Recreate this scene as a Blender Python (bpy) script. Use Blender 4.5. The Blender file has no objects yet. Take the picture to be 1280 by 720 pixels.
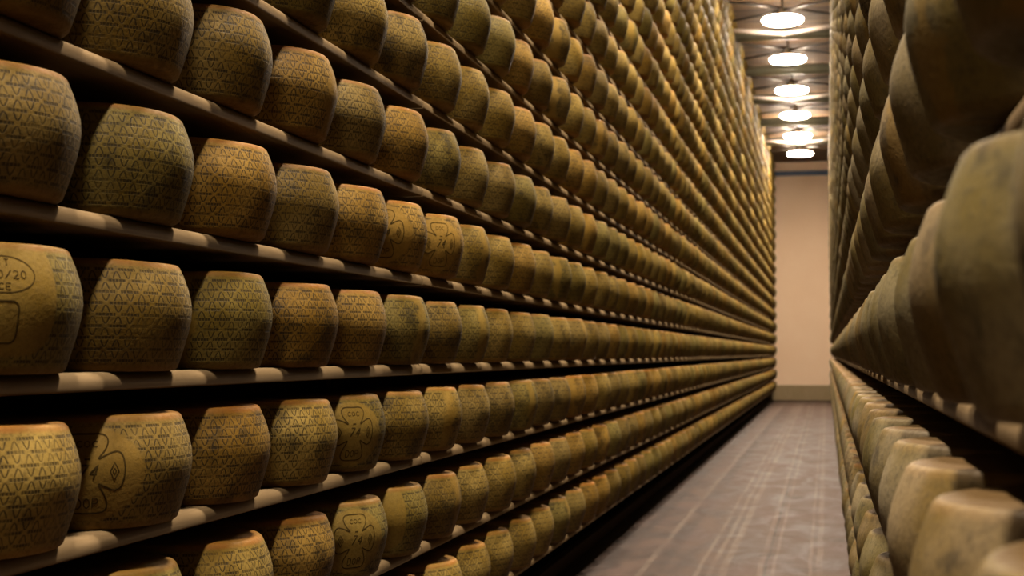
import bpy, bmesh, math, random
import numpy as np
from mathutils import Matrix, Vector

sc = bpy.context.scene
C = sc.collection
PI = math.pi
R_ = math.radians

# ------------------------------------------------------------------ camera
EYE = 1.19
cam_d = bpy.data.cameras.new('camera')
cam_d.sensor_width = 36.0
cam_d.lens = 1816.0 / 1280.0 * 36.0
cam_d.clip_start = 0.02
cam_d.clip_end = 200
cam_d.dof.use_dof = True
cam_d.dof.focus_distance = 3.3
cam_d.dof.aperture_fstop = 6.0
cam = bpy.data.objects.new('camera', cam_d)
C.objects.link(cam)
cam.location = (0, 0, EYE)
cam.rotation_euler = (R_(90 + 2.585), 0, R_(12.2))
sc.camera = cam

# ------------------------------------------------------------------ world, light, exposure
w = bpy.data.worlds.new('dark_hall')
sc.world = w
w.use_nodes = True
w.node_tree.nodes['Background'].inputs[0].default_value = (1.0, 0.75, 0.5, 1)
w.node_tree.nodes['Background'].inputs[1].default_value = 0.0
vs = sc.view_settings
vs.view_transform = 'Standard'
vs.look = 'None'
vs.exposure = -0.08
vs.gamma = 1.0
vs.use_curve_mapping = False
LAMP_COLOR = (1.0, 0.84, 0.66)
LAMP_POWER = 128.0
BEAM_POWER, BEAM_ANGLE = 2500.0, 76.0    # the reflector's downward beam
sc.cycles.max_bounces = 6
sc.cycles.diffuse_bounces = 2
sc.cycles.sample_clamp_indirect = 4.0

# ------------------------------------------------------------------ plan of the hall (metres, aisle runs along +Y)
BULGE_L, BULGE_R = -1.21, 0.07      # the faces of the two walls of cheese
RAD = 0.21                          # wheel radius at the belly
HGT = 0.21                          # wheel height
PITCH = 0.435
STEP = 0.29                         # shelf spacing
OVER_L, OVER_R = 0.072, 0.090       # how far a belly stands out past the shelf nose
X_L, X_R = BULGE_L - RAD, BULGE_R + RAD
S_L, S_R = 2.16, 0.92               # first wheel of each side
Z_L, Z_R = EYE - 0.034, EYE - 0.052 # tops of the eye-level shelves
ROW_MIN, ROW_MAX = -3, 16
END_Y = 38.0
CEIL_Z = EYE + 4.93
LAMP_X, LAMP_Z = -0.54, EYE + 4.49
LAMP_Y = [19.9 + 2.7 * k for k in range(-8, 6)]

# ------------------------------------------------------------------ node helpers
class NT:
    def __init__(self, name):
        self.m = bpy.data.materials.new(name)
        self.m.use_nodes = True
        self.t = self.m.node_tree
        self.b = self.t.nodes['Principled BSDF']
    def node(self, typ, **kw):
        n = self.t.nodes.new(typ)
        for k, v in kw.items():
            setattr(n, k, v)
        return n
    def put(self, sock, v):
        if isinstance(v, bpy.types.NodeSocket):
            self.t.links.new(v, sock)
        elif v is not None:
            sock.default_value = v
    def math(self, op, a, b=None, c=None, clamp=False):
        n = self.node('ShaderNodeMath', operation=op, use_clamp=clamp)
        for s, v in zip(n.inputs, (a, b, c)):
            self.put(s, v)
        return n.outputs[0]
    def step(self, v, lo, hi, a=0.0, b=1.0):
        n = self.node('ShaderNodeMapRange', interpolation_type='SMOOTHSTEP')
        self.put(n.inputs[0], v)
        for i, x in zip((1, 2, 3, 4), (lo, hi, a, b)):
            self.put(n.inputs[i], x)
        return n.outputs[0]
    def mix(self, f, a, b, mode='MIX'):
        n = self.node('ShaderNodeMix', data_type='RGBA', blend_type=mode)
        self.put(n.inputs[0], f)
        for s, v in ((n.inputs[6], a), (n.inputs[7], b)):
            self.put(s, (*v, 1) if isinstance(v, tuple) and len(v) == 3 else v)
        return n.outputs[2]
    def noise(self, vec, scale, detail=3.0, rough=0.55, dist=0.0):
        n = self.node('ShaderNodeTexNoise')
        self.put(n.inputs['Vector'], vec)
        n.inputs['Scale'].default_value = scale
        n.inputs['Detail'].default_value = detail
        n.inputs['Roughness'].default_value = rough
        n.inputs['Distortion'].default_value = dist
        return n.outputs['Fac']
    def coords(self, which='Object', scale=(1, 1, 1)):
        tc = self.node('ShaderNodeTexCoord')
        mp = self.node('ShaderNodeMapping')
        self.t.links.new(tc.outputs[which], mp.inputs[0])
        mp.inputs['Scale'].default_value = scale
        return mp.outputs[0]
    def bump(self, h, strength, dist):
        n = self.node('ShaderNodeBump')
        n.inputs['Strength'].default_value = strength
        n.inputs['Distance'].default_value = dist
        self.put(n.inputs['Height'], h)
        self.t.links.new(n.outputs[0], self.b.inputs['Normal'])
    def out(self, color, rough=0.7, metal=0.0, spec=0.3):
        self.put(self.b.inputs['Base Color'], (*color, 1) if isinstance(color, tuple) and len(color) == 3 else color)
        self.put(self.b.inputs['Roughness'], rough)
        self.b.inputs['Metallic'].default_value = metal
        self.b.inputs['Specular IOR Level'].default_value = spec
        return self.m

OCHRE, PALE_R, MOULD, ORANGE, INK = (0.108, 0.072, 0.0100), (0.174, 0.129, 0.036), (0.029, 0.0225, 0.0075), (0.135, 0.057, 0.0075), (0.0085, 0.0055, 0.002)

def rind_material(name, source, bare, stamp=0.82, rim_amount=1.0, brown_top=0.0):
    """The rind of a cheese wheel: mottled ochre, orange rims, dotted lozenge stamping."""
    N = NT(name)
    uv = N.node('ShaderNodeUVMap', uv_map='rind').outputs[0]
    sp = N.node('ShaderNodeSeparateXYZ')
    N.put(sp.inputs[0], uv)
    u, v = sp.outputs[0], sp.outputs[1]
    if source == 'object':
        oi = N.node('ShaderNodeObjectInfo')
        tint, rnd = oi.outputs['Color'], oi.outputs['Random']
    else:
        at = N.node('ShaderNodeAttribute', attribute_name='tint')
        tint, rnd = at.outputs['Color'], at.outputs['Alpha']
    co = N.node('ShaderNodeTexCoord').outputs['Object']
    off = N.node('ShaderNodeVectorMath', operation='SCALE')
    off.inputs[0].default_value = (37.0, 19.0, 53.0)
    N.put(off.inputs[3], rnd)
    ad = N.node('ShaderNodeVectorMath', operation='ADD')
    N.put(ad.inputs[0], co)
    N.put(ad.inputs[1], off.outputs[0])
    P = ad.outputs[0]
    n1 = N.noise(P, 6.0, 2.0)
    n2 = N.noise(P, 17.0, 4.0, 0.6)
    n3 = N.noise(P, 110.0, 3.0, 0.6)
    col = N.mix(N.step(n1, 0.35, 0.65), OCHRE, PALE_R)
    # mould in patches, more on some wheels than on others
    lim = N.math('MULTIPLY_ADD', rnd, 0.16, 0.50)
    mould = N.math('MULTIPLY', N.step(N.math('SUBTRACT', n2, lim), -0.03, 0.16), 0.65)
    col = N.mix(mould, col, MOULD)
    col = N.mix(N.step(n3, 0.45, 0.75, 0.0, 0.45), col, MOULD)
    col = N.mix(1.0, col, tint, 'MULTIPLY')
    # bare band (the seam of the mould) or bare field round the big stamp
    uc = N.math('ABSOLUTE', N.math('SUBTRACT', N.math('FRACT', N.math('ADD', u, 0.5)), 0.5))
    wob = N.math('MULTIPLY_ADD', n2, 0.10, -0.05)
    if bare == 'mark':
        e = N.math('ADD', N.math('POWER', N.math('DIVIDE', uc, 0.082), 2.0), N.math('POWER', N.math('DIVIDE', N.math('ABSOLUTE', N.math('SUBTRACT', v, 0.105)), 0.085), 2.0))
        barem = N.step(N.math('ADD', e, wob), 1.15, 0.95)
    elif bare == 'oval':
        e = N.math('ADD', N.math('POWER', N.math('DIVIDE', uc, 0.075), 4.0), N.math('POWER', N.math('DIVIDE', N.math('ABSOLUTE', N.math('SUBTRACT', v, 0.125)), 0.095), 4.0))
        barem = N.step(N.math('ADD', e, wob), 1.15, 0.95)
    else:
        barem = N.step(N.math('ADD', uc, wob), 0.030, 0.014)
    # stamped pattern: rows of dotted words, a leaf arched over and under each word
    q = N.math('MULTIPLY', v, 47.5)
    row = N.math('FLOOR', q)
    f = N.math('FRACT', q)
    par = N.math('MULTIPLY', N.math('MODULO', row, 2.0), 0.5)
    a = N.math('MULTIPLY', u, 28.0)
    xl = N.math('ABSOLUTE', N.math('SUBTRACT', N.math('FRACT', N.math('ADD', a, par)), 0.5))
    xu = N.math('ABSOLUTE', N.math('SUBTRACT', N.math('FRACT', N.math('ADD', a, N.math('SUBTRACT', 0.5, par))), 0.5))
    def arch(x, h):
        t = N.math('MAXIMUM', N.math('SUBTRACT', 1.0, N.math('DIVIDE', h, 0.80)), 0.0)
        d = N.math('ABSOLUTE', N.math('SUBTRACT', x, N.math('MULTIPLY', N.math('POWER', t, 0.6), 0.175)))
        line = N.step(d, 0.040, 0.022)
        return N.math('MULTIPLY', line, N.math('MULTIPLY', N.step(h, 0.16, 0.2), N.step(h, 0.84, 0.80)))
    fi = N.math('SUBTRACT', 1.0, f)
    arches = N.math('MAXIMUM', arch(xl, f), arch(xu, fi))
    g = N.math('MINIMUM', f, fi)
    near = N.math('GREATER_THAN', f, 0.5)
    xn = N.math('ADD', N.math('MULTIPLY', xl, N.math('SUBTRACT', 1.0, near)), N.math('MULTIPLY', xu, near))
    letters = N.math('MULTIPLY_ADD', N.step(N.math('ABSOLUTE', N.math('SUBTRACT', N.math('FRACT', N.math('MULTIPLY', a, 7.0)), 0.5)), 0.44, 0.34), 0.75, 0.25)
    words = N.math('MULTIPLY', N.math('MULTIPLY', N.step(g, 0.150, 0.105), N.step(xn, 0.40, 0.37)), letters)
    pat = N.math('MAXIMUM', arches, words)
    fade = N.math('MULTIPLY', N.step(n2, 0.30, 0.55, 0.45, 1.0), N.math('SUBTRACT', 1.0, barem))
    side = N.math('MULTIPLY', N.step(v, 0.197, 0.190), N.step(v, 0.012, 0.018))
    pat = N.math('MULTIPLY', N.math('MULTIPLY', N.math('MULTIPLY', pat, fade), side), stamp)
    col = N.mix(N.math('MULTIPLY', barem, 0.45), col, (0.1596, 0.0927, 0.0137))
    col = N.mix(pat, col, INK)
    # orange rims
    rim = N.math('ADD', N.step(v, 0.194, 0.203), N.math('MULTIPLY', N.step(v, 0.016, 0.006), 0.4), clamp=True)
    rimn = N.math('MULTIPLY', rim, N.step(n2, 0.30, 0.6, 0.95 * rim_amount, 0.55 * rim_amount))
    col = N.mix(rimn, col, N.mix(0.75, ORANGE, N.mix(1.0, ORANGE, tint, 'MULTIPLY')))
    if brown_top:                        # flat top face tinted darker brown
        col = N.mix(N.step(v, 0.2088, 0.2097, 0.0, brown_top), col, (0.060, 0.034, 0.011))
    hgt = N.math('SUBTRACT', N.math('MULTIPLY_ADD', n3, 0.6, N.math('MULTIPLY', n2, 1.2)), N.math('MULTIPLY', pat, 0.5))
    N.bump(hgt, 0.35, 0.004)
    return N.out(col, N.step(n3, 0.3, 0.7, 0.55, 0.75), 0.0, 0.16)

RIND = rind_material('stamped_rind', 'object', 'seam')
RIND_MARK = rind_material('marked_rind', 'object', 'mark')
RIND_OVAL = rind_material('oval_marked_rind', 'object', 'oval')
RIND_MASS = rind_material('distant_rind', 'attribute', 'seam', 0.82, 0.75)
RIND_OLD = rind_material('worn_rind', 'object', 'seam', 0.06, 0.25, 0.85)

N = NT('impressed_ink')
INK_M = N.out(N.mix(N.noise(N.coords(), 90.0), (0.016, 0.010, 0.003), (0.060, 0.039, 0.012)), 0.9, 0.0, 0.02)

N = NT('shelf_wood')
g1 = N.noise(N.coords('Object', (14, 0.8, 30)), 3.0, 5.0, 0.6)
g2 = N.noise(N.coords('Object', (1, 1, 1)), 2.5, 3.0)
c_ = N.mix(g1, (0.118, 0.078, 0.036), (0.19, 0.134, 0.074))
c_ = N.mix(N.step(g2, 0.4, 0.75, 0.0, 0.4), c_, (0.0975, 0.066, 0.0338))
N.bump(g1, 0.2, 0.002)
WOOD = N.out(c_, 0.8, 0.0, 0.03)

N = NT('dark_post_wood')
DARKWOOD = N.out(N.mix(N.noise(N.coords('Object', (20, 20, 2)), 3.0), (0.025, 0.014, 0.008), (0.06, 0.036, 0.019)), 0.8, 0.0, 0.05)

N = NT('backing_boards')
BACKING = N.out(N.mix(N.noise(N.coords('Object', (1, 1, 12)), 2.0), (0.03, 0.021, 0.013), (0.06, 0.042, 0.026)), 0.9, 0.0, 0.03)

N = NT('worn_floor')
cx = N.coords('Object')
sx = N.node('ShaderNodeSeparateXYZ')
N.put(sx.inputs[0], cx)
X = sx.outputs[0]
smear = N.noise(N.coords('Object', (1.8, 0.8, 1)), 2.4, 4.0, 0.6, 0.8)
blot = N.noise(N.coords('Object', (1, 0.5, 1)), 1.7, 3.0)
fine = N.noise(cx, 60.0, 2.0)
wobx = N.math('ADD', X, N.math('MULTIPLY_ADD', N.noise(N.coords('Object', (1, 1, 1)), 1.1, 2.0), 0.03, -0.015))
c_ = N.mix(N.step(smear, 0.33, 0.68), (0.0216, 0.0126, 0.009), (0.049, 0.031, 0.023))
c_ = N.mix(N.step(blot, 0.45, 0.7, 0.0, 0.45), c_, (0.045, 0.026, 0.022))
c_ = N.mix(N.step(N.noise(N.coords('Object', (1.3, 1.6, 1)), 1.6, 3.0), 0.55, 0.72, 0.0, 0.5), c_, (0.019, 0.0155, 0.0145))
def stripe(at, half, soft):
    return N.step(N.math('ABSOLUTE', N.math('SUBTRACT', wobx, at)), half + soft, half)
wear = N.step(N.noise(N.coords('Object', (3, 0.35, 1)), 3.0, 4.0), 0.35, 0.6, 0.25, 0.85)
pale = None
for at, half in ((-0.047, 0.014), (-0.10, 0.006), (-0.564, 0.018), (-0.632, 0.010), (-0.372, 0.010), (-0.70, 0.008), (-1.00, 0.013), (-0.30, 0.006)):
    s_ = stripe(at, half, 0.008)
    pale = s_ if pale is None else N.math('MAXIMUM', pale, s_)
c_ = N.mix(N.math('MULTIPLY', pale, N.math('MULTIPLY', wear, 0.55)), c_, (0.092, 0.0704, 0.0528))
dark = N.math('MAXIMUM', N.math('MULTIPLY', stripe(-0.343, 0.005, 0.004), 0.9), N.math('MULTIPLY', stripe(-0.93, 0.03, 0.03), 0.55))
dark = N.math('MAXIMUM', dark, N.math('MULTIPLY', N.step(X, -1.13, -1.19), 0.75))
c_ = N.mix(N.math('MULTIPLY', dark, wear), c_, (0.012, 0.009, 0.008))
c_ = N.mix(N.step(fine, 0.5, 0.8, 0.0, 0.25), c_, (0.019, 0.015, 0.0135))
N.bump(fine, 0.15, 0.002)
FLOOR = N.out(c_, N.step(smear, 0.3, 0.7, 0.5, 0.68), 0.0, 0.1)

N = NT('pink_plaster')
p1 = N.noise(N.coords('Object'), 1.6, 4.0)
c_ = N.mix(p1, (0.84, 0.58, 0.38), (0.90, 0.66, 0.46))
N.bump(N.noise(N.coords('Object'), 40.0), 0.2, 0.003)
PLASTER = N.out(c_, 0.85)
N = NT('stained_plinth')
PLINTH = N.out(N.mix(N.noise(N.coords('Object', (3, 3, 1)), 3.0, 4.0), (0.24, 0.175, 0.085), (0.33, 0.24, 0.14)), 0.8)
N = NT('blue_paint')
BLUE = N.out(N.mix(N.noise(N.coords(), 5.0), (0.06, 0.09, 0.16), (0.09, 0.13, 0.22)), 0.5)
N = NT('ceiling_boards')
b1 = N.noise(N.coords('Object', (0.25, 3.2, 1)), 2.2, 4.0, 0.7)
c_ = N.mix(N.step(b1, 0.32, 0.68), (0.026, 0.0145, 0.0065), (0.185, 0.104, 0.044))
CEILM = N.out(c_, 0.7)
N = NT('green_grey_paint')
PIPE = N.out(N.mix(N.noise(N.coords(), 6.0), (0.13, 0.13, 0.092), (0.19, 0.185, 0.13)), 0.28, 0.0, 0.6)
N = NT('pale_paint')
TIE = N.out(N.mix(N.noise(N.coords(), 8.0), (0.48, 0.41, 0.36), (0.60, 0.53, 0.47)), 0.45)
N = NT('black_steel')
STEEL = N.out(N.mix(N.noise(N.coords(), 12.0), (0.02, 0.016, 0.013), (0.05, 0.04, 0.032)), 0.5, 0.3)
N = NT('lamp_housing')
HOUSING = N.out(N.mix(N.noise(N.coords(), 10.0), (0.45, 0.43, 0.38), (0.55, 0.52, 0.47)), 0.4, 0.2)
N = NT('lit_diffuser')
N.out((0.9, 0.88, 0.82), 0.4)
N.b.inputs['Emission Color'].default_value = (*LAMP_COLOR, 1)
N.b.inputs['Emission Strength'].default_value = LAMP_POWER
GLOW = N.m
GLOW_BOOST = GLOW.copy()               # extra glow added to the last two lamps to brighten the far wall
GLOW_BOOST.name = 'bright_lit_diffuser'
GLOW_BOOST.node_tree.nodes['Principled BSDF'].inputs['Emission Strength'].default_value = LAMP_POWER * 2.6

# ------------------------------------------------------------------ object helpers
def mesh_from(name, bm, smooth=False):
    me = bpy.data.meshes.new(name)
    bm.to_mesh(me)
    bm.free()
    if smooth:
        me.polygons.foreach_set('use_smooth', [True] * len(me.polygons))
    return me

def link(name, me, mat=None, parent=None, loc=None):
    o = bpy.data.objects.new(name, me)
    C.objects.link(o)
    if me is not None and mat is not None and not me.materials:
        me.materials.append(mat)
    if parent:
        o.parent = parent
    if loc:
        o.location = loc
    return o

def tag(o, label, cat, group=None):
    o['label'] = label
    o['category'] = cat
    if group:
        o['group'] = group
    return o

def box(bm, x0, x1, y0, y1, z0, z1):
    vs_ = [bm.verts.new((x, y, z)) for z in (z0, z1) for x, y in ((x0, y0), (x1, y0), (x1, y1), (x0, y1))]
    for f_ in ((3, 2, 1, 0), (4, 5, 6, 7), (0, 1, 5, 4), (1, 2, 6, 5), (2, 3, 7, 6), (3, 0, 4, 7)):
        bm.faces.new([vs_[i] for i in f_])

def box_obj(name, ext, mat, parent=None, bevel=0.0):
    bm = bmesh.new()
    box(bm, *ext)
    if bevel:
        bmesh.ops.bevel(bm, geom=list(bm.edges), offset=bevel, segments=2, affect='EDGES', profile=0.5)
    return link(name, mesh_from(name, bm), mat, parent)

def rod(bm, p, q, r, seg=12):
    p, q = Vector(p), Vector(q)
    d = (q - p).normalized()
    a = d.orthogonal().normalized()
    b = d.cross(a)
    rings = [[bm.verts.new(c + (a * math.cos(t) + b * math.sin(t)) * r) for t in (2 * PI * i / seg for i in range(seg))] for c in (p, q)]
    for i in range(seg):
        j = (i + 1) % seg
        bm.faces.new((rings[0][i], rings[0][j], rings[1][j], rings[1][i]))
    bm.faces.new(rings[0][::-1])
    bm.faces.new(rings[1])

def lathe(bm, prof, seg):
    rings = []
    for r, z in prof:
        if r < 1e-6:
            rings.append([bm.verts.new((0, 0, z))])
        else:
            rings.append([bm.verts.new((r * math.cos(2 * PI * i / seg), r * math.sin(2 * PI * i / seg), z)) for i in range(seg)])
    for A, B in zip(rings, rings[1:]):
        for i in range(seg):
            j = (i + 1) % seg
            if len(A) == 1 and len(B) == 1:
                continue
            if len(A) == 1:
                bm.faces.new((A[0], B[j], B[i]))
            elif len(B) == 1:
                bm.faces.new((A[i], A[j], B[0]))
            else:
                bm.faces.new((A[i], A[j], B[j], B[i]))

def struct(name, ext, mat):
    o = box_obj(name, ext, mat)
    o['kind'] = 'structure'
    return o

# ------------------------------------------------------------------ the setting
BACK_L, BACK_R = X_L - 0.30, X_R + 0.30
Y0 = -3.0
struct('floor', (BACK_L - 0.2, BACK_R + 0.2, Y0 - 0.2, END_Y + 0.2, -0.2, 0.0), FLOOR)
struct('ceiling', (BACK_L - 0.2, BACK_R + 0.2, Y0 - 0.2, END_Y + 0.2, CEIL_Z, CEIL_Z + 0.2), CEILM)
struct('wall_left', (BACK_L - 0.2, BACK_L, Y0 - 0.2, END_Y + 0.2, 0.0, CEIL_Z), BACKING)
struct('wall_right', (BACK_R, BACK_R + 0.2, Y0 - 0.2, END_Y + 0.2, 0.0, CEIL_Z), BACKING)
struct('wall_back', (BACK_L, BACK_R, END_Y, END_Y + 0.2, 0.0, CEIL_Z), PLASTER)
struct('wall_front', (BACK_L, BACK_R, Y0 - 0.2, Y0, 0.0, CEIL_Z), PLASTER)
struct('baseboard_back', (BACK_L, BACK_R, END_Y - 0.02, END_Y, 0.0, 0.38), PLINTH)
struct('trim_1', (BACK_L, BACK_R, END_Y - 0.06, END_Y, EYE + 4.58, EYE + 4.70), BLUE)
struct('trim_2', (BACK_L, BACK_R, END_Y - 0.04, END_Y, EYE + 4.70, CEIL_Z), PLASTER)

# ------------------------------------------------------------------ racks
def shelf_mesh(x_nose, x_back, y0, y1):
    """A plank with a rounded nose, top at z = 0."""
    s = 1 if x_nose > x_back else -1
    t, r, q = 0.034, 0.021, 0.004
    prof = [(x_back, 0.0)]
    for k in range(0, 8):
        a = PI / 2 - PI / 2 * k / 7
        prof.append((x_nose - s * r + s * r * math.cos(a), -r + r * math.sin(a)))
    for k in range(0, 4):
        a = -PI / 2 * k / 3
        prof.append((x_nose - s * q + s * q * math.cos(a), -t + q + q * math.sin(a)))
    prof.append((x_back, -t))
    bm = bmesh.new()
    ends = [[bm.verts.new((x, y, z)) for x, z in prof] for y in (y0, y1)]
    n = len(prof)
    for i in range(n):
        j = (i + 1) % n
        bm.faces.new((ends[0][i], ends[0][j], ends[1][j], ends[1][i]))
    bm.faces.new(ends[0][::-1])
    bm.faces.new(ends[1])
    bmesh.ops.recalc_face_normals(bm, faces=bm.faces)
    me = mesh_from('shelf', bm)
    for p in me.polygons:
        p.use_smooth = len(p.vertices) == 4 and abs(p.normal.y) < 0.5
    me.materials.append(WOOD)
    return me

JOINTS_L = [-1.2] + [S_L + PITCH * (5.5 + 18 * k) for k in range(4)] + [END_Y - 0.35]
JOINTS_R = [-1.2] + [S_R + PITCH * (7.5 + 18 * k) for k in range(4)] + [END_Y - 0.35]
BAY = ('nearest', 'second', 'third', 'fourth', 'farthest')
for side, joints, xn, xb, z0, xp in (('left', JOINTS_L, BULGE_L - OVER_L, BACK_L + 0.005, Z_L, X_L - 0.20), ('right', JOINTS_R, BULGE_R + OVER_R, BACK_R - 0.005, Z_R, X_R + 0.20)):
    sg = 1 if side == 'left' else -1
    for k in range(5):
        y0, y1 = joints[k] + 0.004, joints[k + 1] - 0.004
        root = link('cheese_rack', None, loc=((xn + xb) / 2, (y0 + y1) / 2, 0))
        tag(root, 'tall dark wooden %s-hand rack of olive-brown shelves, %s bay from the camera' % (side, BAY[k]), 'storage rack', 'racks lining the aisle')
        ox, oy = root.location.x, root.location.y
        me = shelf_mesh(xn - ox, xb - ox, y0 - oy, y1 - oy)
        me_high = me if side == 'left' else shelf_mesh(xn + 0.012 - ox, xb - ox, y0 - oy, y1 - oy)   # set further back above the eye
        for r in range(ROW_MIN, ROW_MAX + 1):
            link('shelf', me if r < 1 else me_high, None, root, (0, 0, z0 + STEP * r))
        top = z0 + STEP * ROW_MAX + 0.05
        for yy in (y0 + 0.032, y1 - 0.032):
            box_obj('upright', (xp - 0.03 - ox, xp + 0.03 - ox, yy - 0.028 - oy, yy + 0.028 - oy, 0.0, top), DARKWOOD, root)
        box_obj('base_rail', (min(xn - sg * 0.14, xn - sg * 0.19) - ox, max(xn - sg * 0.14, xn - sg * 0.19) - ox, y0 - oy, y1 - oy, 0.0, 0.075), DARKWOOD, root, 0.006)

# ------------------------------------------------------------------ cheese wheels
PROF = [(0.0, 0.0), (0.10, 0.0), (0.164, 0.0), (0.175, 0.0012), (0.1815, 0.006), (0.1855, 0.017), (0.1930, 0.041), (0.2020, 0.072), (0.2075, 0.098), (0.2095, 0.117),
        (0.2078, 0.139), (0.2030, 0.160), (0.1955, 0.182), (0.1895, 0.1965), (0.1862, 0.2040), (0.1812, 0.2085), (0.174, 0.2099), (0.10, 0.210), (0.0, 0.210)]
PROF_LOW = [(0.0, 0.0), (0.168, 0.0), (0.183, 0.016), (0.2, 0.066), (0.2095, 0.115), (0.2035, 0.157), (0.187, 0.203), (0.178, 0.21), (0.0, 0.21)]
PR = sorted((z, r) for r, z in PROF if r > 0.155)
def radius_at(z):
    return float(np.interp(z, [p[0] for p in PR], [p[1] for p in PR]))

def wheel_arrays(prof, seg, seed, amp=1.0):
    rng = random.Random(seed)
    ph = [rng.uniform(0, 2 * PI) for _ in range(6)]
    verts, uvs, faces = [], [], []
    pole_b = 0
    nring = len(prof) - 2
    lean = rng.uniform(-0.004, 0.004)
    for r, z in prof[1:-1]:
        for i in range(seg):
            t = 2 * PI * i / seg
            w_ = z / HGT
            dr = amp * (0.0016 * math.sin(2 * t + ph[0]) + 0.0012 * math.sin(3 * t + ph[1] + 2 * w_) + 0.0009 * math.sin(5 * t + ph[2] + 3 * w_) - 0.0015)
            dz = amp * w_ * (0.0015 * math.sin(t + ph[3]) + 0.001 * math.sin(3 * t + ph[4]))
            verts.append(((r + dr) * math.cos(t) + amp * lean * (w_ - 0.5) * 0.5, (r + dr) * math.sin(t), z + dz))
    nb = len(verts)
    verts += [(0, 0, 0.0), (0, 0, HGT)]
    def vv(k):
        return prof[1 + k][1]
    for k in range(nring - 1):
        for i in range(seg):
            j = (i + 1) % seg
            faces.append((k * seg + i, k * seg + j, (k + 1) * seg + j, (k + 1) * seg + i))
            u0, u1 = i / seg, (i + 1) / seg
            uvs.append(((u0, vv(k)), (u1, vv(k)), (u1, vv(k + 1)), (u0, vv(k + 1))))
    for i in range(seg):
        j = (i + 1) % seg
        faces.append((nb, j, i))
        uvs.append(((0.3, 0.0),) * 3)
        o = (nring - 1) * seg
        faces.append((o + i, o + j, nb + 1))
        uvs.append(((0.3, HGT),) * 3)
    return verts, faces, uvs

def wheel_mesh(prof, seg, seed, mat, amp=1.0):
    v, f, u = wheel_arrays(prof, seg, seed, amp)
    me = bpy.data.meshes.new('cheese_wheel')
    me.from_pydata(v, [], f)
    uvl = me.uv_layers.new(name='rind')
    uvl.data.foreach_set('uv', [c for poly in u for p in poly for c in p])
    me.polygons.foreach_set('use_smooth', [True] * len(me.polygons))
    me.materials.append(mat)
    return me

# stamps pressed into some rinds: ribbons laid on the belly, u in metres round it, v in metres up
def ribbon(bm, pts, width, closed=False):
    if closed:
        pts = pts + [pts[0]]
    dense = []
    for (a, b), (c, d) in zip(pts, pts[1:]):
        n = max(1, int(math.hypot(c - a, d - b) / 0.004))
        dense += [(a + (c - a) * i / n, b + (d - b) * i / n) for i in range(n)]
    dense.append(pts[-1])
    rows = []
    for i, (u, v) in enumerate(dense):
        p0, p1 = dense[max(0, i - 1)], dense[min(len(dense) - 1, i + 1)]
        if closed and i in (0, len(dense) - 1):
            p0, p1 = dense[-2], dense[1]
        dx, dy = p1[0] - p0[0], p1[1] - p0[1]
        L = math.hypot(dx, dy) or 1
        nx, ny = -dy / L * width / 2, dx / L * width / 2
        row = []
        for s in (-1, 0, 1):
            uu, vv = u + s * nx, v + s * ny
            rr = radius_at(vv) + (0.0006 if s == 0 else 0.0003)
            t = uu / 0.208
            row.append(bm.verts.new((rr * math.cos(t), rr * math.sin(t), vv)))
        rows.append(row)
    for A, B in zip(rows, rows[1:]):
        for k in (0, 1):
            bm.faces.new((A[k], B[k], B[k + 1], A[k + 1]))

def curve(pts, closed=True, n=6):
    """Catmull-Rom through the points."""
    out = []
    m = len(pts)
    for i in range(m if closed else m - 1):
        p = [pts[(i + k - 1) % m] if closed else pts[min(m - 1, max(0, i + k - 1))] for k in range(4)]
        for j in range(n):
            t = j / n
            out.append(tuple(0.5 * (2 * p[1][c] + (p[2][c] - p[0][c]) * t + (2 * p[0][c] - 5 * p[1][c] + 4 * p[2][c] - p[3][c]) * t * t + (3 * p[1][c] - p[0][c] - 3 * p[2][c] + p[3][c]) * t ** 3) for c in (0, 1)))
    if not closed:
        out.append(pts[-1])
    return out

def ell(cu, cv, a, b, n=28):
    return [(cu + a * math.cos(2 * PI * i / n), cv + b * math.sin(2 * PI * i / n)) for i in range(n)]

GLYPH = {
    'I': [[(.5, 0), (.5, 1)]], 'T': [[(.5, 0), (.5, 1)], [(0, 1), (1, 1)]], 'C': [[(1, .85), (.6, 1), (.2, .85), (0, .5), (.2, .15), (.6, 0), (1, .15)]],
    'E': [[(1, 0), (0, 0), (0, 1), (1, 1)], [(0, .5), (.8, .5)]], 'D': [[(0, 0), (0, 1), (.6, 1), (1, .7), (1, .3), (.6, 0), (0, 0)]],
    'O': [[(.5, 1), (.05, .75), (.05, .25), (.5, 0), (.95, .25), (.95, .75), (.5, 1)]], 'P': [[(0, 0), (0, 1), (.7, 1), (1, .75), (.7, .5), (0, .5)]],
    '0': [[(.5, 1), (.1, .75), (.1, .25), (.5, 0), (.9, .25), (.9, .75), (.5, 1)]], '1': [[(.2, .75), (.55, 1), (.55, 0)]], '2': [[(.05, .8), (.4, 1), (.9, .8), (.8, .5), (0, 0), (1, 0)]],
    '/': [[(0, 0), (1, 1)]], '7': [[(0, 1), (1, 1), (.35, 0)]], '4': [[(.75, 0), (.75, 1), (0, .35), (1, .35)]], '3': [[(.05, .9), (.6, 1), (.9, .75), (.45, .52), (.95, .3), (.6, 0), (.05, .1)]],
}
def write(bm, text, cu, cv, h, wd, gap, width, slant=0.0):
    tot = len(text) * wd + (len(text) - 1) * gap
    x = cu - tot / 2
    for ch in text:
        for st in GLYPH[ch]:
            ribbon(bm, [(x + a * wd + slant * b * h, cv - h / 2 + b * h) for a, b in st], width)
        x += wd + gap

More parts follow.
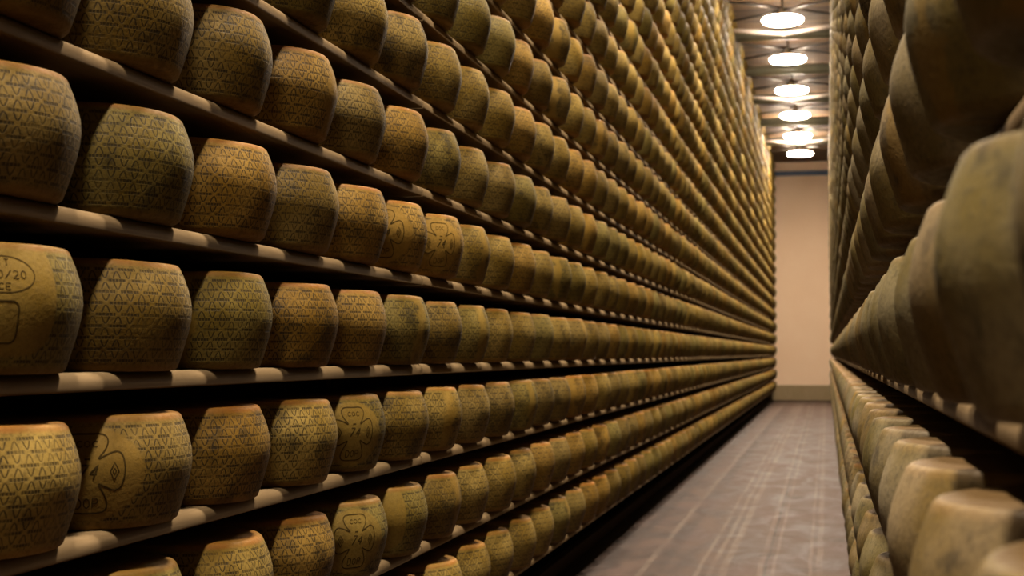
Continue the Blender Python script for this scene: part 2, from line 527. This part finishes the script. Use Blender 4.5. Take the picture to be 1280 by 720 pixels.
def dairy_mark_mesh():
    """Four-lobed outline with a diamond in each side lobe, slanted figures at the waist and letters in the foot."""
    bm = bmesh.new()
    half = [(a * 1.12, b) for a, b in ((0.0, 0.178), (0.026, 0.177), (0.034, 0.166), (0.029, 0.150), (0.018, 0.134), (0.030, 0.140), (0.048, 0.146), (0.058, 0.136), (0.061, 0.108), (0.056, 0.082), (0.044, 0.076), (0.030, 0.082), (0.019, 0.087),
            (0.027, 0.070), (0.034, 0.052), (0.031, 0.038), (0.018, 0.034), (0.0, 0.034))]
    ribbon(bm, curve(half + [(-a, b) for a, b in half[-2:0:-1]]), 0.0030, True)
    for s in (-1, 1):
        for k in (0.016, 0.006):
            ribbon(bm, [(s * 0.049 - k * 0.5, 0.110), (s * 0.049, 0.110 + k), (s * 0.049 + k * 0.5, 0.110), (s * 0.049, 0.110 - k)], 0.0022, True)
    write(bm, 'COC', 0, 0.160, 0.011, 0.010, 0.004, 0.0018)
    write(bm, '74', -0.002, 0.110, 0.024, 0.012, 0.008, 0.0034, 0.35)
    ribbon(bm, [(-0.005, 0.133), (0.005, 0.133)], 0.003)
    write(bm, 'DOP', 0, 0.052, 0.018, 0.011, 0.005, 0.0024)
    me = mesh_from('dairy_mark', bm, True)
    me.materials.append(INK_M)
    return me

def oval_mark_mesh():
    bm = bmesh.new()
    ribbon(bm, ell(0.0, 0.158, 0.055, 0.029, 40), 0.0022, True)
    write(bm, 'IT', 0, 0.177, 0.010, 0.008, 0.004, 0.0020)
    write(bm, '310/20', 0, 0.158, 0.013, 0.010, 0.0035, 0.0022)
    write(bm, 'CE', 0, 0.139, 0.010, 0.008, 0.004, 0.0020)
    me = mesh_from('oval_stamp', bm, True)
    me.materials.append(INK_M)
    return me

def plate_mark_mesh(w_, h_, cv):
    bm = bmesh.new()
    r = 0.012
    pts = []
    for cx_, cy_, a0 in ((w_ - r, h_ - r, 0), (-w_ + r, h_ - r, PI / 2), (-w_ + r, -h_ + r, PI), (w_ - r, -h_ + r, 1.5 * PI)):
        pts += [(cx_ + r * math.cos(a0 + PI / 2 * k / 4), cv + cy_ + r * math.sin(a0 + PI / 2 * k / 4)) for k in range(5)]
    ribbon(bm, pts, 0.0032, True)
    me = mesh_from('rind_plate', bm, True)
    me.materials.append(INK_M)
    return me

RANKS = {}
for side_, r_, run_ in (      # the wheels that show largest: (first index, last index, place in view of the first)
        ('left', -3, ((5, 25, 1),)),
        ('left', -2, ((1, 26, 1),)),
        ('left', -1, ((0, 21, 1), (23, 23, 24))),
        ('left', 0, ((0, 21, 1), (23, 23, 24))),
        ('left', 1, ((0, 21, 1), (23, 24, 24), (26, 26, 27))),
        ('left', 2, ((0, 23, 1), (25, 25, 26), (27, 27, 28))),
        ('left', 3, ((3, 25, 2),)),
        ('left', 4, ((5, 24, 1),)),
        ('left', 5, ((9, 25, 2),)),
        ('left', 6, ((12, 23, 2), (25, 25, 15))),
        ('left', 7, ((14, 23, 1), (25, 25, 12))),
        ('left', 8, ((17, 23, 1),)),
        ('left', 9, ((21, 23, 2), (25, 25, 6))),
        ('left', 10, ((24, 25, 3),)),
        ('right', -3, ((11, 11, 2),)),
        ('right', -2, ((5, 10, 1),)),
        ('right', -1, ((0, 12, 1), (14, 14, 15))),
        ('right', 0, ((0, 10, 1),)),
        ('right', 1, ((1, 13, 1),)),
        ('right', 2, ((4, 12, 1),)),
        ('right', 3, ((8, 11, 2),)),
        ('right', 4, ((11, 11, 2),)),
):
    for a_, b_, n_ in run_:
        for i_ in range(a_, b_ + 1):
            RANKS[(side_, r_, i_)] = n_ + i_ - a_

WHEELS = []                          # (side, row, index, x, y, z)
rng = random.Random(11)
TAU_, TH_ = R_(2.585), R_(12.2)
def in_frame(x, y, z, m=60):
    z -= EYE
    a = x * math.cos(TH_) + y * math.sin(TH_)
    b = -x * math.sin(TH_) + y * math.cos(TH_)
    d = b * math.cos(TAU_) + z * math.sin(TAU_)
    up = z * math.cos(TAU_) - b * math.sin(TAU_)
    if d < 0.1:
        return False
    px, py = 640 + 1816 * a / d, 360 - 1816 * up / d
    return -m < px < 1280 + m and -m < py < 720 + m
for side, x0, s0, z0, i0, i1 in (('left', X_L, S_L, Z_L, -2, 80), ('right', X_R, S_R, Z_R, -3, 83)):
    for r in range(ROW_MIN, ROW_MAX + 1):
        for i in range(i0, i1 + 1):
            x = x0 + (rng.uniform(-0.006, 0.006) if side == 'left' else rng.uniform(-0.002, 0.002) + (0.014 if r >= 0 else 0.002))
            y = s0 + PITCH * i + rng.uniform(-0.004, 0.004) + (0 if side == 'left' else -0.185 if r >= 0 else 0.06)
            z = z0 + STEP * r
            pts = [(x + dx, y + dy, z + dz) for dx in (-RAD, 0, RAD) for dy in (-RAD, 0, RAD) for dz in (0, HGT)]
            if any(in_frame(*p) for p in pts):
                WHEELS.append((side, r, i, x, y, z))

ORD = 'first second third fourth fifth sixth seventh eighth ninth tenth eleventh twelfth thirteenth fourteenth fifteenth sixteenth seventeenth eighteenth nineteenth'.split()
def ordinal(n):
    if n <= 19:
        return ORD[n - 1]
    tens = ('twenty', 'thirty', 'forty', 'fifty', 'sixty', 'seventy', 'eighty')[n // 10 - 2]
    tens_th = ('twentieth', 'thirtieth', 'fortieth', 'fiftieth', 'sixtieth', 'seventieth', 'eightieth')[n // 10 - 2]
    return tens_th if n % 10 == 0 else tens + '-' + ORD[n % 10 - 1]
def shelf_words(r):
    if r == 0:
        return 'eye-level shelf'
    n = abs(r)
    return ('%s shelf %s eye level' % (ORD[n - 1], 'above' if r > 0 else 'below'))

TINTS_L = [('golden', (1.12, 1.02, 0.85)), ('ochre', (1.0, 0.92, 0.80)), ('olive-brown', (0.84, 0.84, 0.72)), ('dull brown', (0.86, 0.78, 0.72)), ('amber', (1.12, 0.90, 0.62))]
TINTS_R = [('grey-brown', (0.80, 0.86, 1.75)), ('greyish tan', (0.95, 1.01, 2.00)), ('dusty olive', (0.77, 0.85, 1.55)), ('dusty brown', (0.86, 0.85, 1.55))]
MARKS = {('left', -1, 1): ('dairy', -59), ('left', -1, 4): ('dairy', -36), ('left', -2, 4): ('dairy', -36), ('left', 1, 5): ('dairy', -52), ('left', 1, 6): ('dairy', -36), ('left', 0, 0): ('oval', -35), ('left', -2, 5): ('plate', -58)}
BARE = {('left', 0, 5): -10, ('left', 0, 7): -12, ('left', 1, 7): -8, ('left', -1, 6): -20, ('left', 0, 12): -5, ('left', -2, 6): 0, ('left', 2, 3): 5, ('left', 1, 3): 12}

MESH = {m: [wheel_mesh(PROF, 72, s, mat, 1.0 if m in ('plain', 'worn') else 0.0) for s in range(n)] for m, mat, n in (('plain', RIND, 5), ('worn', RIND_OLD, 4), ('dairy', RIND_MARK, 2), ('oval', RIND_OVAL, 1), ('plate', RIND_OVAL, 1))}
MARK_ME = {'dairy': dairy_mark_mesh(), 'oval': oval_mark_mesh(), 'plate': plate_mark_mesh(0.020, 0.035, 0.105)}
PLATE_LOW = plate_mark_mesh(0.024, 0.033, 0.083)

def tint_of(side, r, i):
    h = random.Random('%s %d %d' % (side, r, i))
    T = h.choice(TINTS_L if side == 'left' else TINTS_R)
    return T, h.uniform(0, 2 * PI), h.random(), h.uniform(0.9, 1.1)

first_seen = {}
mass = []
for rec in WHEELS:
    side, r, i, x, y, z = rec
    (tname, tcol), rot, rnd, gain = tint_of(side, r, i)
    if RANKS is not None and (side, r, i) not in RANKS:
        mass.append((x, y, z, rot, tuple(c * gain for c in tcol), rnd))
        continue
    if RANKS is None:
        mass.append((x, y, z, rot, tuple(c * gain for c in tcol), rnd))
        continue
    mk = MARKS.get((side, r, i))
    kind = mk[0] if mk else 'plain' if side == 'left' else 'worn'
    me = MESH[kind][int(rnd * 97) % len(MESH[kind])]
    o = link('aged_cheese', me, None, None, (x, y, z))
    if mk:
        rot = R_(mk[1])
    elif (side, r, i) in BARE:
        rot = R_(BARE[(side, r, i)])
    elif side == 'left' and i <= 8 and rnd < 0.85:
        rot = R_(105 + 140 * rnd)            # seam turned to the back
    o.rotation_euler = (0, 0, rot)
    o.color = (*[c * gain for c in tcol], 1)
    n = RANKS[(side, r, i)]
    what = {'dairy': ' with four-lobed stamp', 'oval': ' with lettered oval stamp', 'plate': ' with rounded plate stamp'}.get(kind, '')
    if mk:
        lab = '%s cheese wheel%s, %s along left rack\'s %s' % (tname, what, ordinal(n), shelf_words(r))
    else:
        lab = '%s cheese wheel, %s from near end of %s rack\'s %s' % (tname, ordinal(n), side, shelf_words(r))
    tag(o, lab, 'cheese', 'wheels on the %s of the %s rack' % (shelf_words(r), side))
    if kind == 'dairy':
        link('dairy_mark', MARK_ME['dairy'], None, o)['label'] = 'dark impressed four-lobed mark'
    elif kind == 'oval':
        link('oval_stamp', MARK_ME['oval'], None, o)['label'] = 'dark impressed lettered oval'
        link('rind_plate', PLATE_LOW, None, o)
    elif kind == 'plate':
        link('rind_plate', MARK_ME['plate'], None, o)

# the distant rest, past what anyone would count
if mass:
    variants = [wheel_arrays(PROF_LOW, 28, 40 + s) for s in range(3)]
    V, F3, F4, U3, U4, T3, T4 = [], [], [], [], [], [], []
    base = 0
    allv, loops, counts, uvs_, cols = [], [], [], [], []
    for k, (x, y, z, rot, tc, rnd) in enumerate(mass):
        v, f, u = variants[k % 3]
        a = np.array(v)
        c, s = math.cos(rot), math.sin(rot)
        allv.append(np.stack([a[:, 0] * c - a[:, 1] * s + x, a[:, 0] * s + a[:, 1] * c + y, a[:, 2] + z], 1))
        loops.append(np.array([q for p in f for q in p]) + base)
        counts.append(np.array([len(p) for p in f]))
        uvs_.append(np.array([q for p in u for q in p]).ravel())
        cols.append(np.tile(np.array([*tc, rnd]), (len(v), 1)))
        base += len(v)
    allv, loops, counts = np.concatenate(allv), np.concatenate(loops), np.concatenate(counts)
    me = bpy.data.meshes.new('cheese_wheels')
    me.vertices.add(len(allv))
    me.vertices.foreach_set('co', allv.ravel())
    me.loops.add(len(loops))
    me.loops.foreach_set('vertex_index', loops.astype(np.int32))
    me.polygons.add(len(counts))
    me.polygons.foreach_set('loop_start', (np.cumsum(counts) - counts).astype(np.int32))
    me.update(calc_edges=True)
    me.polygons.foreach_set('use_smooth', [True] * len(counts))
    uvl = me.uv_layers.new(name='rind')
    uvl.data.foreach_set('uv', np.concatenate(uvs_))
    ca = me.color_attributes.new('tint', 'FLOAT_COLOR', 'POINT')
    ca.data.foreach_set('color', np.concatenate(cols).ravel())
    me.validate()
    o = link('aged_cheeses', me, RIND_MASS)
    o['kind'] = 'stuff'
    tag(o, 'the many smaller-looking cheese wheels filling the rest of both racks', 'cheese')

# ------------------------------------------------------------------ under the ceiling
def far_words(k, n):
    m = n - k
    return 'closest to far wall' if m == 1 else '%s from far wall' % ordinal(m)

bm = bmesh.new()
lathe(bm, [(0.0, 0.20), (0.04, 0.20), (0.05, 0.15), (0.12, 0.11), (0.215, 0.085), (0.22, 0.062), (0.0, 0.062)], 32)
bmesh.ops.recalc_face_normals(bm, faces=bm.faces)
HOUS_ME = mesh_from('housing', bm, True)
HOUS_ME.materials.append(HOUSING)
bm = bmesh.new()
lathe(bm, [(0.0, 0.061), (0.262, 0.060), (0.274, 0.05), (0.276, 0.034), (0.262, 0.012), (0.22, -0.002), (0.12, -0.010), (0.0, -0.012)], 32)
bmesh.ops.recalc_face_normals(bm, faces=bm.faces)
DIFF_ME = mesh_from('diffuser', bm, True)
DIFF_ME.materials.append(GLOW)
DIFF_BOOST = DIFF_ME.copy()
DIFF_BOOST.materials[0] = GLOW_BOOST
bm = bmesh.new()
rod(bm, (0, 0, 0.195), (0, 0, CEIL_Z - LAMP_Z), 0.014)
STEM_ME = mesh_from('stem', bm, False)
STEM_ME.materials.append(STEEL)
beam = bpy.data.lights.new('lamp_beam', 'SPOT')
beam.energy = BEAM_POWER
beam.color = LAMP_COLOR
beam.spot_size = R_(BEAM_ANGLE)
beam.spot_blend = 1.0
beam.shadow_soft_size = 0.16
for k, y in enumerate(LAMP_Y):
    root = link('ceiling_lamp', None, loc=(LAMP_X, y, LAMP_Z))
    link('housing', HOUS_ME, None, root)
    link('diffuser', DIFF_ME if k < len(LAMP_Y) - 2 else DIFF_BOOST, None, root)
    link('stem', STEM_ME, None, root)
    link('lamp_beam', beam, None, root, (0, 0, -0.05))
    tag(root, 'bright round ceiling lamp over the aisle, %s' % far_words(k, len(LAMP_Y)), 'lamp', 'lamps over the aisle')

XA, XB = BULGE_L - 0.05, BULGE_R + 0.05
over = [(k, y) for k, y in enumerate(LAMP_Y) if y > 15]
for q, (k, y) in enumerate(over):
    words_ = far_words(q, len(over))
    root = link('cross_brace', None, loc=(LAMP_X, y, LAMP_Z + 0.19))
    for s in (-1, 1):
        bm = bmesh.new()
        h = 0.02 * s
        rod(bm, (XA - LAMP_X, -0.5 * s, h), (XB - LAMP_X, 0.5 * s, h), 0.018, 8)
        link('brace_rod', mesh_from('brace_rod', bm), STEEL, root)
    tag(root, 'dark crossed steel rods above the lamp, %s' % words_, 'brace', 'crossed braces under the ceiling')
    if q < len(over) - 1:
        bm = bmesh.new()
        rod(bm, (XA - 0.1, y + 1.35, EYE + 4.63), (XB + 0.1, y + 1.35, EYE + 4.63), 0.085, 20)
        me = mesh_from('ceiling_pipe', bm)
        for p in me.polygons:
            p.use_smooth = len(p.vertices) == 4
        tag(link('ceiling_pipe', me, PIPE), 'fat grey-green pipe spanning the aisle under ceiling, %s' % far_words(q, len(over) - 1), 'pipe', 'grey-green pipes under the ceiling')
    if q % 2 == 1:
        bm = bmesh.new()
        yy = y + 0.55
        mid = (LAMP_X, yy, EYE + 4.46)
        for e in ((XA - 0.05, yy, EYE + 4.54), (XB + 0.05, yy, EYE + 4.54)):
            rod(bm, mid, e, 0.032, 10)
        bmesh.ops.create_uvsphere(bm, u_segments=12, v_segments=8, radius=0.045, matrix=Matrix.Translation(mid))
        tag(link('tie_bar', mesh_from('tie_bar', bm, True), TIE), 'pale shallow V-shaped tie bar spanning the aisle, %s' % far_words(q // 2, len(over) // 2), 'tie bar', 'pale tie bars across the aisle')
